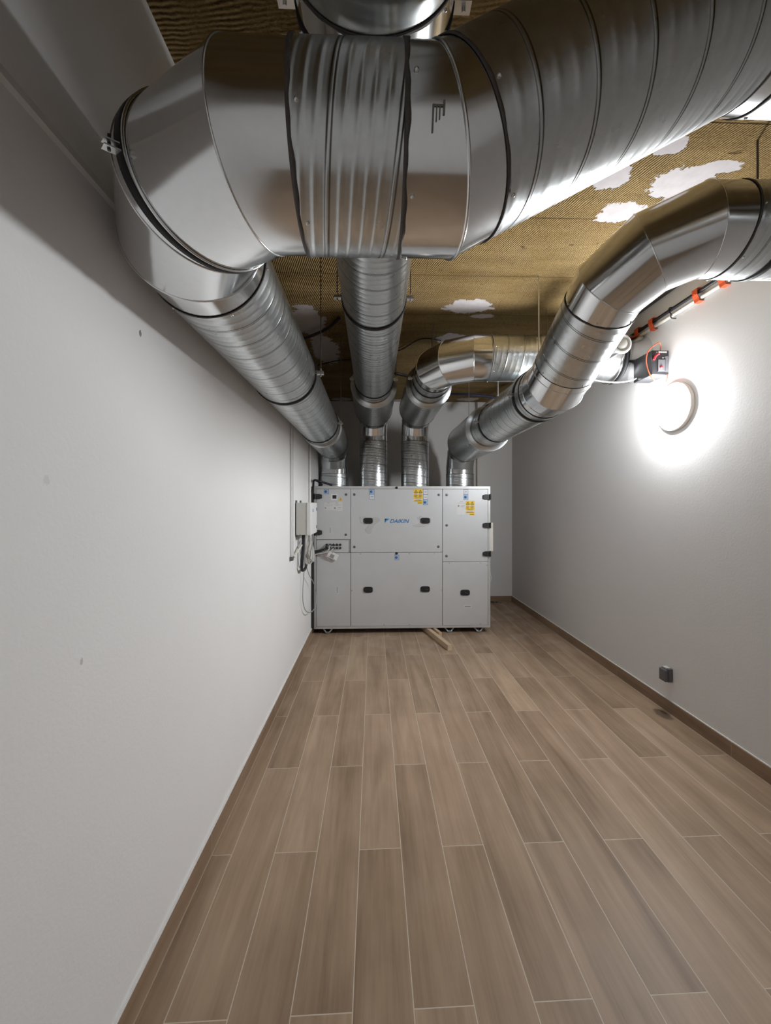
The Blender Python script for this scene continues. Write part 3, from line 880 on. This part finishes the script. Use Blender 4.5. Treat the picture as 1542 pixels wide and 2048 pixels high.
# clamp round the corner elbow of the left run, following the middle seam
q0, q1 = gA[2]
cen = sum(q0, Vector()) / len(q0)
t = thing('pipe_clamp', 'black rubber clamp round the big corner elbow, with a bolted ear by the left wall', 'clamp', cen)
rings = []
for f, rr in ((.085, .001), (.085, .006), (.155, .006), (.155, .001)):
    ring = [a.lerp(b_, f) for a, b_ in zip(q0, q1)]
    c0 = sum(ring, Vector()) / len(ring)
    rings.append([p + (p - c0).normalized() * rr for p in ring])
MB().loft(rings).build('rubber_lined_ring', M_rubber, t)
rings = []
for f, rr in ((.158, .001), (.158, .0055), (.185, .0055), (.185, .001)):
    ring = [a.lerp(b_, f) for a, b_ in zip(q0, q1)]
    c0 = sum(ring, Vector()) / len(ring)
    rings.append([p + (p - c0).normalized() * rr for p in ring])
MB().loft(rings).build('steel_band', M_sheet, t)
ringm = [a.lerp(b_, .12) for a, b_ in zip(q0, q1)]
c0 = sum(ringm, Vector()) / len(ringm)
po = min((p for p in ringm if (p - c0).dot(Vector((-1, -1, 0))) > 0), key=lambda p: abs(p.z - (ZL - .03)))
od = (po - c0).normalized()
ta = Vector((0, 0, 1)).cross(od).normalized()
ear = MB()
for dz in (-.007, .007):
    k = Vector((0, 0, dz)); w = ta * .010; h = Vector((0, 0, .0015))
    ear.loft([[u - w - h + k, u + w - h + k, u + w + h + k, u - w + h + k] for u in (po, po + od * .034)], 0, False, True, False)
eo = ear.build('ear', M_rod, t)
MB().cyl(po + od * .022 - Vector((0, 0, .012)), po + od * .022 + Vector((0, 0, .022)), .0035, 8).build('ear_bolt', M_blackp, eo)
# free rods
def rod(label, x, y, z0):
    o = MB().cyl((x, y, z0), (x, y, ZC), .0034, 8).build('threaded_rod', M_rod_dull)
    tag(o, label, 'rod', 'threaded rods')
rod('bare threaded rod dropping to the third duct near its damper end', 1.478, 3.375, ZH + R0)
rod('bare threaded rod above the corner elbow of the third duct', .55, 3.66, ZH + .14)
rod('bare threaded rod beside the far silencer of the rightmost duct', 1.20, 5.0, ZL + .245)

# ---------------------------------------------------------------- lamp on the right wall
LY, LZ = 2.937, zc(.729)
def bulkhead(y, label, mat):
    lamp = thing('bulkhead_lamp', label, 'lamp', (XR, y, LZ))
    MB().lathe((XR, y, LZ), (-1, 0, 0), ((0, .178), (.024, .180), (.030, .176), (.032, .165), (.032, .0005)), 64).build('lamp_base', M_lampring, lamp)
    prof = [(.038 + .050 * math.sin(PI / 2 * k / 10), max(.0005, .128 + .030 * math.cos(PI / 2 * k / 10) - .128 * (k / 10.0) ** 2.2 - .03 * (k / 10.0) ** 6)) for k in range(11)]
    MB().lathe((XR, y, LZ), (-1, 0, 0), [(.032, .161)] + prof, 64).build('diffuser', mat, lamp)
bulkhead(LY, 'round glowing bulkhead lamp on the right wall', M_lamp)

# ---------------------------------------------------------------- fire damper where the third duct meets the right wall
dm = thing('fire_damper', 'black fire damper box with red lever above the glowing lamp', 'damper', (XR, yC, ZH))
MB().lathe((2.02, yC, ZH), (1, 0, 0), ((0, R0 - .004), (0, R0 + .012), (.014, R0 + .012), (.016, R0 + .004), (XR - 2.022, R0 + .004)), 96).build('damper_sleeve', M_sheet, dm)
MB().lathe((2.055, yC, ZH), (1, 0, 0), ((0, R0 + .003), (.002, R0 + .012), (.022, R0 + .012), (.024, R0 + .003)), 96).build('rubber_band', M_rubber, dm)
bx0, bx1, by0, by1, bz0, bz1 = 2.120, 2.252, 2.985, 3.20, zc(.985), zc(1.172)
box = MB().box((bx0, by0, bz0), (bx1, by1, bz1)).build('mechanism_box', M_blackp, dm, .004)
mb = MB().box((bx0 + .034, by0 - .0006, bz1 - .17), (bx1 - .004, by0, bz1 - .006), 1)
for k in range(9):
    a0 = bx0 + .052 + k * .0072
    mb.box((a0, by0 - .0012, bz1 - .020), (a0 + .0048, by0, bz1 - .009))
mb.box((bx0 + .036, by0 - .0012, bz1 - .020), (bx0 + .041, by0, bz1 - .012))
for k, (u, v) in enumerate(((.08, .06), (.10, .055), (.105, .09), (.085, .12), (.11, .13), (.05, .14), (.06, .155), (.10, .16), (.115, .165))):
    mb.box((bx0 + u, by0 - .0012, bz1 - v), (bx0 + u + .012, by0, bz1 - v + .004))
tag(mb.build('white_marking', [M_whitep, M_blackp], box), 'small white printed marks')
mb = MB()
mb.box((bx0 + .045, by0 - .006, bz0 + .025), (bx0 + .10, by0, bz0 + .115), 0); mb.box((bx0 + .104, by0 - .003, bz0 + .02), (bx1 - .006, by0, bz1 - .045), 0)
mb.build('cover_plate', M_socket, box, .002)
MB().tube(curve([(bx0 + .012, by0 - .006, bz1 - .075), (bx0 + .02, by0 - .012, bz1 - .05), (bx0 + .036, by0 - .014, bz1 - .036), (bx0 + .048, by0 - .010, bz1 - .032)], 6), .008, 8).build('red_lever', M_red, box)
MB().lathe((bx0 + .068, by0 - .006, bz0 + .055), (0, -1, 0), ((0, .012), (.006, .011), (.008, .0001)), 14).build('red_button', M_red, box)
loop = curve([(bx1 - .045, by0 + .03, bz1), (bx1 - .06, by0 + .01, bz1 + .05), (bx0 + .03, by0 - .02, bz1 + .045), (bx0 - .055, by0 - .04, bz1 - .02), (bx0 - .075, by0 - .045, bz1 - .11),
              (bx0 - .045, by0 - .045, bz0 - .02), (bx0 + .02, by0 - .04, bz0 - .075), (bx0 + .085, by0 - .03, bz0 - .07), (bx0 + .115, by0 - .01, bz0)], 10)
tag(MB().tube(loop, .0035, 8).build('control_cable', M_cable_o), 'thin orange cable looping round the black damper box', 'cable')

# round white air valve on a stub in front of the third duct
av = thing('air_valve', 'round white air valve peeking from behind the rising duct', 'air valve', (1.83, 3.185, zc(1.19)))
vx, vy, vz = 1.825, 2.90, zc(1.182)
MB().cyl((vx, 3.20, vz), (vx, vy + .006, vz), .056, 32).build('stub', M_sheet, av)
MB().lathe((vx, vy, vz), (0, -1, 0), ((0, .052), (0, .074), (.006, .076), (.016, .070), (.020, .058), (.010, .050), (0, .048)), 48).build('ring', M_whitep, av)
MB().lathe((vx, vy, vz), (0, -1, 0), ((.004, .044), (.012, .046), (.018, .040), (.021, .02), (.0215, .0003)), 48).build('valve_disc', M_greyp, av)

# ---------------------------------------------------------------- services on the right wall
tag(MB().tube([(XR - .030, YF, zc(1.465)), (XR - .030, 2.0, zc(1.468)), (XR - .030, 3.3, zc(1.462)), (XR - .032, 3.7, zc(1.46))], .0125, 10).build('wall_cable', M_cable_b), 'thick black cable running along the top of the right wall', 'cable')
tag(MB().tube([(XR - .018, YF, zc(1.418)), (XR - .018, 3.14, zc(1.424)), (XR - .018, 3.42, zc(1.424))], .0135, 12).build('conduit', M_pipe_w), 'cream plastic conduit along the right wall under the black cable', 'conduit')
def clip(y, lab):
    t = thing('pipe_clip', lab, 'pipe clip', (XR, y, zc(1.42)), 'orange clips on the right wall')
    sec = [(0, 1.398), (-.034, 1.398), (-.038, 1.420), (-.050, 1.446), (-.052, 1.484), (-.040, 1.490), (0, 1.490)]
    outer = sec; inner = [(0, 1.402), (-.030, 1.402), (-.034, 1.421), (-.046, 1.447), (-.047, 1.480), (-.039, 1.486), (0, 1.486)]
    mb = MB(); n = len(outer)
    vs = []
    for yy in (y - .022, y + .022):
        vs += [(XR + a, yy, zc(b)) for a, b in outer] + [(XR + a, yy, zc(b)) for a, b in inner]
    fs = []
    for i in range(n - 1):
        fs += [(i, i + 1, 2 * n + i + 1, 2 * n + i), (n + i, 3 * n + i, 3 * n + i + 1, n + i + 1), (i, n + i, n + i + 1, i + 1), (2 * n + i, 2 * n + i + 1, 3 * n + i + 1, 3 * n + i)]
    mb.add(vs, fs)
    mb.build('strap', M_orange, t)
    MB().cyl((XR - .052, y, zc(1.455)), (XR - .058, y, zc(1.455)), .006, 10).build('screw_head', M_orange, t)
clip(2.50, 'orange clip holding cable and conduit, nearest the duct outlet on the right')
clip(2.705, 'orange clip holding cable and conduit, second from the camera')
clip(3.15, 'orange clip holding cable and conduit, third from the camera')
clip(3.325, 'orange clip holding cable and conduit, deepest one above the damper')
tag(MB().tube(curve([(XR, 2.94, zc(1.395)), (XR - .036, 2.94, zc(1.40)), (XR - .038, 2.94, zc(1.43)), (XR - .045, 2.95, zc(1.452)), (XR - .04, 2.95, zc(1.48)), (XR, 2.95, zc(1.482))], 6), .004, 8).build('pipe_clip', M_blackp), 'thin black clip on the cream conduit', 'pipe clip')
tag(MB().tube([(XR - .018, YF, zc(1.628)), (XR - .018, 2.5, zc(1.628)), (XR - .018, 4.6, zc(1.63)), (XR - .018, YB - .02, zc(1.63))], .016, 10).build('pipe', M_steel), 'added dark strip standing in for shade in the corner of ceiling and right wall', 'pipe')  # added dark strip mimics the shaded slab edge under the ceiling, no real pipe
# white cable hanging below the third duct by the lamp
tag(MB().tube(curve([(1.50, 3.24, zc(1.055)), (1.72, 3.16, zc(1.00)), (1.92, 3.15, zc(.975)), (2.06, 3.15, zc(.99)), (2.16, 3.17, zc(1.03)), (2.25, 3.18, zc(1.045))], 8), .005, 8).build('cable', M_cable_w), 'white cable sagging under the third duct beside the lamp', 'cable')
# grey socket
so = thing('wall_socket', 'dark grey surface socket low on the right wall', 'socket', (XR, 3.005, .295))
MB().box((XR - .036, 2.968, .243), (XR, 3.042, .347)).build('back_box', M_socket, so, .006)
MB().box((XR - .060, 2.970, .245), (XR - .036, 3.040, .338)).build('hinged_lid', M_socket, so, .008)
MB().box((XR - .040, 2.985, .339), (XR - .006, 3.030, .350)).build('cable_entry', M_greyp, so, .003)

# ---------------------------------------------------------------- services on the left wall
cb = thing('control_box', 'pale grey control box on the left wall beside the cabinet', 'control box', (XL, 4.03, zc(-.14)))
MB().box((XL + .012, 3.85, zc(-.297)), (XL + .112, 4.26, zc(.012))).build('box_body', M_greyp, cb, .004)
MB().box((XL + .112, 3.845, zc(-.300)), (XL + .152, 4.265, zc(.014))).build('box_cover', M_whitep, cb, .006)
mb = MB()
for zz in (-.05, -.235): mb.box((XL + .150, 4.215, zc(zz - .02)), (XL + .156, 4.25, zc(zz + .012)))
mb.build('cover_latch', M_socket, cb)
mb = MB(); mb.box((XL + .152, 3.95, zc(-.08)), (XL + .1528, 4.05, zc(-.05))); tag(mb.build('blue_label', M_paleblue, cb), 'small pale blue label')
for yy in (3.87, 4.10): MB().box((XL, yy, zc(-.32)), (XL + .014, yy + .03, zc(.035))).build('mounting_rail', M_socket, cb)
def conduit(y, z0, z1, r, lab):
    tag(MB().cyl((XL + r + .004, y, zc(z0)), (XL + r + .004, y, zc(z1)), r, 12).build('conduit', M_whitep), lab, 'conduit', 'upright conduits on the left wall')
conduit(3.63, -.48, 1.62, .009, 'upright conduit on the left wall, nearest the camera, ending beside the cable bundle')
conduit(3.72, -.485, 1.62, .007, 'upright conduit close behind the nearest one on the left wall')
conduit(4.66, .0, 1.62, .012, 'upright conduit on the left wall nearest the cabinet')
mb = MB().box((XL, 3.60, zc(-.51)), (XL + .03, 3.66, zc(-.475))); tag(mb.build('conduit_end', M_socket, None, .004), 'small dark end bracket under the nearest upright conduit', 'bracket')
tag(MB().cyl((XL + .02, 3.70, zc(-.49)), (XL + .055, 4.12, zc(-.36)), .010, 10).build('conduit', M_pipe_w), 'short sloping conduit from the bracket to the cable bundle', 'conduit')

random.seed(3)
def wcable(pts, r, mat, lab, name='cable', group='cables under the control box'):
    tag(MB().tube(curve(pts, 10), r, 8).build(name, mat), lab, 'cable', group)
zb = zc(-.297)
wcable([(XL + .06, 3.98, zb), (XL + .055, 3.98, zc(-.45)), (XL + .045, 3.97, zc(-.58)), (XL + .04, 4.0, zc(-.655)), (XL + .05, 4.14, zc(-.66)), (XL + .06, 4.2, zc(-.55)), (XL + .05, 4.25, zc(-.45))], .016, M_cable_b, 'thick black cable looping down from the control box')
for k in range(7):
    o = (k - 3) * .006; q = random.random()
    wcable([(XL + .05 + .012 * k, 4.02 + .03 * k, zb), (XL + .06 + .01 * k, 4.06 + .02 * k, zc(-.40 - .02 * q)), (XL + .045 + .008 * k, 4.10 + .02 * q, zc(-.52)), (XL + .055 + .01 * k, 4.12 + .015 * k, zc(-.60 - .03 * q)),
            (XL + .085 + .006 * k, 4.20 + .02 * k, zc(-.585 + .02 * q)), (XL + .08 + .004 * k, 4.3, zc(-.46 + o)), (XL + .04, 4.40, zc(-.36 + 2 * o))], .0055, M_cable_w if k % 3 else M_cable_g, 'pale cable coiled in the bundle under the control box')
wcable([(XL + .03, 3.90, zb), (XL + .025, 3.89, zc(-.45)), (XL + .025, 3.92, zc(-.60)), (XL + .04, 4.02, zc(-.66))], .004, M_cable_g, 'thin grey cable bowing out left of the bundle')
wcable([(XL + .05, 4.12, zc(-.60)), (XL + .03, 4.15, zc(-.78)), (XL + .025, 4.14, zc(-.98)), (XL + .035, 4.24, zc(-1.12)), (XL + .06, 4.46, zc(-1.20)), (XL + .075, 4.70, zc(-1.19)), (XL + .07, 4.78, zc(-1.08)), (XL + .07, 4.62, zc(-.92)), (XL + .06, 4.32, zc(-.76)), (XL + .055, 4.16, zc(-.63))],
       .0045, M_cable_g, 'thin grey cable hanging in a long loop beside the cabinet')
# black cables from the glands to the wall
gx, gz = fx(25.5), fz(117.6)
wcable([(gx, FY - .012, gz), (gx - .02, FY - .06, gz - .04), (gx - .10, FY - .07, fz(128)), (gx - .19, FY - .05, fz(130)), (UX - .012, FY - .03, fz(127)), (UX - .018, FY - .02, fz(108)), (UX - .010, FY - .03, fz(104))], .010, M_cable_b, 'thick black cable from the top-left gland to the wall gap', group='cables at the cable plate')
wcable([(gx + .002, FY - .012, fz(124.2)), (gx - .03, FY - .06, fz(127)), (gx - .11, FY - .085, fz(131)), (gx - .18, FY - .08, fz(135)), (UX - .004, FY - .06, fz(139)), (UX - .010, FY - .06, fz(144))], .010, M_cable_b, 'thick black cable from the lower-left gland to the wall gap', group='cables at the cable plate')
for k in range(3):
    x = fx(32.1 + 6.6 * (k % 2 + .0)) ; b0 = 124.2 if k < 2 else 117.6
    wcable([(x, FY - .012, fz(b0)), (x - .02, FY - .045, fz(128)), (x - .06, FY - .05, fz(130 + k)), (x - .20, FY - .085, fz(134 + k)), (UX + .03, FY - .12, fz(135 + k)), (UX - .0, FY - .35, fz(133 + 2 * k)), (XL + .06, 4.36, zc(-.44 - .02 * k))], .005, M_cable_w if k else M_cable_g,
           ('grey cable from the second lower gland to the wall bundle', 'white cable from the third lower gland to the wall bundle', 'white cable from the second upper gland to the wall bundle')[k], group='cables at the cable plate')
# cable over the cabinet's top left corner
wcable([(XL + .03, 4.70, zc(.14)), (XL + .035, 4.78, zc(.215)), (UX + .01, 4.86, zc(.285)), (UX + .06, 4.93, zc(.282)), (UX + .13, 4.97, zc(.262)), (UX + .21, 5.0, zc(.236))], .014, M_cable_b, 'thick black cable arching over the top left corner of the cabinet', group='cables on the cabinet top')
wcable([(UX + .02, 4.90, zc(.287)), (UX + .05, 4.95, zc(.275)), (UX + .09, 5.0, zc(.236))], .012, M_cable_b, 'short black cable dropping behind the cabinet top left corner', group='cables on the cabinet top')
# white thermostat hanging in its bag
th = thing('wall_controller', 'small white controller hanging tilted under the cable glands', 'controller', (fx(37.5), FY - .03, fz(139)))
Rm = Matrix.Translation((fx(37.5), FY - .030, fz(139.0))) @ Matrix.Rotation(math.radians(27), 4, 'Y')
MB().box((-.066, -.013, -.040), (.066, .013, .040), 0, Rm).build('controller_case', M_whitep, th, .006)
MB().box((-.030, -.0155, -.026), (.020, -.013, .016), 0, Rm).build('controller_screen', M_greyink, th)
tag(MB().tube(curve([(fx(38.7), FY - .012, fz(124.2)), (fx(39.5), FY - .05, fz(128)), (fx(38), FY - .05, fz(132)), (fx(35), FY - .03, fz(135.5))], 8), .003, 6).build('cable', M_cable_g), 'thin grey lead from a gland to the hanging white controller', 'cable')
mb = MB()
pts = [(13, 127), (22, 126), (30, 130), (33, 138), (40, 144), (44, 148), (36, 149), (28, 146), (22, 139), (14, 137), (6, 138)]
n = len(pts)
vs = [(fx(a), FY - .020 - .012 * (i % 3), fz(b)) for i, (a, b) in enumerate(pts)] + [(fx(25), FY - .045, fz(136))]
mb.add(vs, [(i, (i + 1) % n, n) for i in range(n)])
M_bag = M_film.copy(); M_bag.name = 'pink_plastic_bag'
M_bag.node_tree.nodes['Principled BSDF'].inputs['Alpha'].default_value = .4
for nd in M_bag.node_tree.nodes:
    if nd.type == 'MIX': nd.inputs[6].default_value = (.48, .37, .37, 1); nd.inputs[7].default_value = (.62, .52, .52, 1)
o = mb.build('plastic_bag', M_bag); o.modifiers.new('thickness', 'SOLIDIFY').thickness = .001
tag(o, 'crumpled translucent pinkish plastic bag behind the hanging white controller', 'plastic bag')

# ---------------------------------------------------------------- right of the unit and at the back wall
jb = thing('junction_box', 'cream junction box on the right flank of the cabinet', 'junction box', (UX + UW, 5.05, zc(-.41)))
MB().box((UX + UW, 4.99, zc(-.60)), (UX + UW + .058, 5.20, zc(-.235))).build('box_body', M_pipe_w, jb, .004)
MB().box((UX + UW + .004, 4.983, zc(-.592)), (UX + UW + .054, 4.99, zc(-.243))).build('box_lid', M_pipe_w, jb, .003)
wcable([(UX + UW + .02, 5.05, zc(-.60)), (UX + UW + .022, 5.05, zc(-.75)), (UX + UW + .034, 5.05, zc(-.88)), (UX + UW + .048, 5.05, zc(-.93)), (UX + UW + .04, 5.05, zc(-.975)), (UX + UW + .012, 5.06, zc(-.985))], .007, M_cable_w, 'white cable hanging under the junction box on the cabinet flank', group='cables on the cabinet flank')
wcable([(UX + UW + .004, 5.05, zc(-1.18)), (UX + UW + .022, 5.05, zc(-1.19)), (UX + UW + .030, 5.05, zc(-1.22)), (UX + UW + .012, 5.05, zc(-1.24))], .008, M_cable_w, 'short white cable stub low on the cabinet flank', group='cables on the cabinet flank')
for k, (x, lab) in enumerate(((1.635, 'left one of two cream pipes on the back wall'), (1.70, 'right one of two cream pipes on the back wall'))):
    tag(MB().cyl((x, YB - .03, .2), (x, YB - .03, zc(1.5)), .020 if k else .018, 14).build('wall_pipe', M_pipe_w), lab, 'pipe', 'pipes on the back wall')
tag(MB().tube(curve([(1.70, YB - .05, zc(1.42)), (1.72, 6.25, zc(1.52)), (1.80, 5.7, zc(1.57)), (1.90, 5.0, zc(1.57)), (2.0, 4.4, zc(1.58))], 10), .022, 12).build('corrugated_conduit', M_beige), 'beige corrugated conduit curving along the ceiling to the back wall', 'conduit')
wcable([(1.0, 5.6, zc(1.55)), (1.25, 5.3, zc(1.46)), (1.5, 5.2, zc(1.41)), (1.75, 5.1, zc(1.35)), (1.9, 4.9, zc(1.34))], .016, M_cable_blue, 'dark blue cable sagging behind the third duct', group='cables under the ceiling')
o = MB()
a, b_ = Vector((1.53, 5.45, zc(1.32))), Vector((1.95, 4.85, zc(1.46)))
o.loft([[p + Vector(q) for q in ((-.03, 0, -.02), (.03, 0, -.02), (.03, 0, .02), (-.03, 0, .02))] for p in (a, b_)], 0, False, True, False)
tag(o.build('steel_bracket', M_steel), 'dark steel bar angled under the ceiling behind the third duct', 'bracket')
wcable([(.19, 4.30, zc(1.64)), (.30, 4.25, zc(1.645)), (.44, 4.02, zc(1.65)), (.55, 3.98, zc(1.652)), (.68, 4.02, zc(1.65))], .006, M_cable_b, 'thin black cable on the ceiling between the second and third ducts', group='cables under the ceiling')
wcable([(.1, 5.05, zc(1.645)), (.30, 5.02, zc(1.64)), (.50, 5.15, zc(1.64)), (.7, 5.2, zc(1.645))], .014, M_cable_b, 'thick black cable on the ceiling above the second and third silencers', group='cables under the ceiling')
wcable([(-.70, 3.95, zc(1.62)), (-.56, 3.84, zc(1.62)), (-.42, 3.72, zc(1.63)), (-.3, 3.55, zc(1.645))], .014, M_cable_b, 'thick black cable on the ceiling between the left-wall duct and the straight duct', group='cables under the ceiling')
wcable([(-.66, 4.75, zc(1.64)), (-.40, 4.6, zc(1.645)), (-.1, 4.55, zc(1.645)), (.1, 4.5, zc(1.65))], .006, M_cable_b, 'thin black cable on the ceiling behind the straight duct', group='cables under the ceiling')
# timber pieces under the cabinet
def timber(name, lab, p0, p1, w, h, z=0.0):
    p0, p1 = Vector(p0), Vector(p1); d = (p1 - p0).normalized(); s = Vector((d.y, -d.x, 0)) * (w / 2); u = Vector((0, 0, 1))
    mb = MB()
    mb.loft([[p - s + u * z, p + s + u * z, p + s + u * (z + h), p - s + u * (z + h)] for p in (p0, p1)], 0, False, True, False)
    tag(mb.build(name, M_wood, None, .002), lab, 'timber', 'offcuts under the cabinet')
timber('timber_offcut', 'long pine batten poking out from under the cabinet', (.835, 4.345, 0), (.60, 5.25, 0), .05, .060)
timber('timber_offcut', 'rear pine piece lying on the long batten at the cabinet edge', (.735, 4.735, 0), (.64, 5.10, 0), .046, .0, .0) if False else None
timber('timber_offcut', 'short pine block beside the long batten under the cabinet edge', (.80, 4.76, 0), (.715, 5.10, 0), .036, .064)
# dust and debris behind the cabinet corner
mb = MB()
random.seed(11)
for k in range(9):
    x, y, s = 1.90 + random.random() * .18, 6.40 + random.random() * .06, .008 + random.random() * .012
    mb.box((x, y, 0), (x + 2 * s, y + s, s * .7))
tag(mb.build('debris', M_steel), 'dark crumbs of debris on the floor by the back baseboard', 'debris', None, 'stuff')
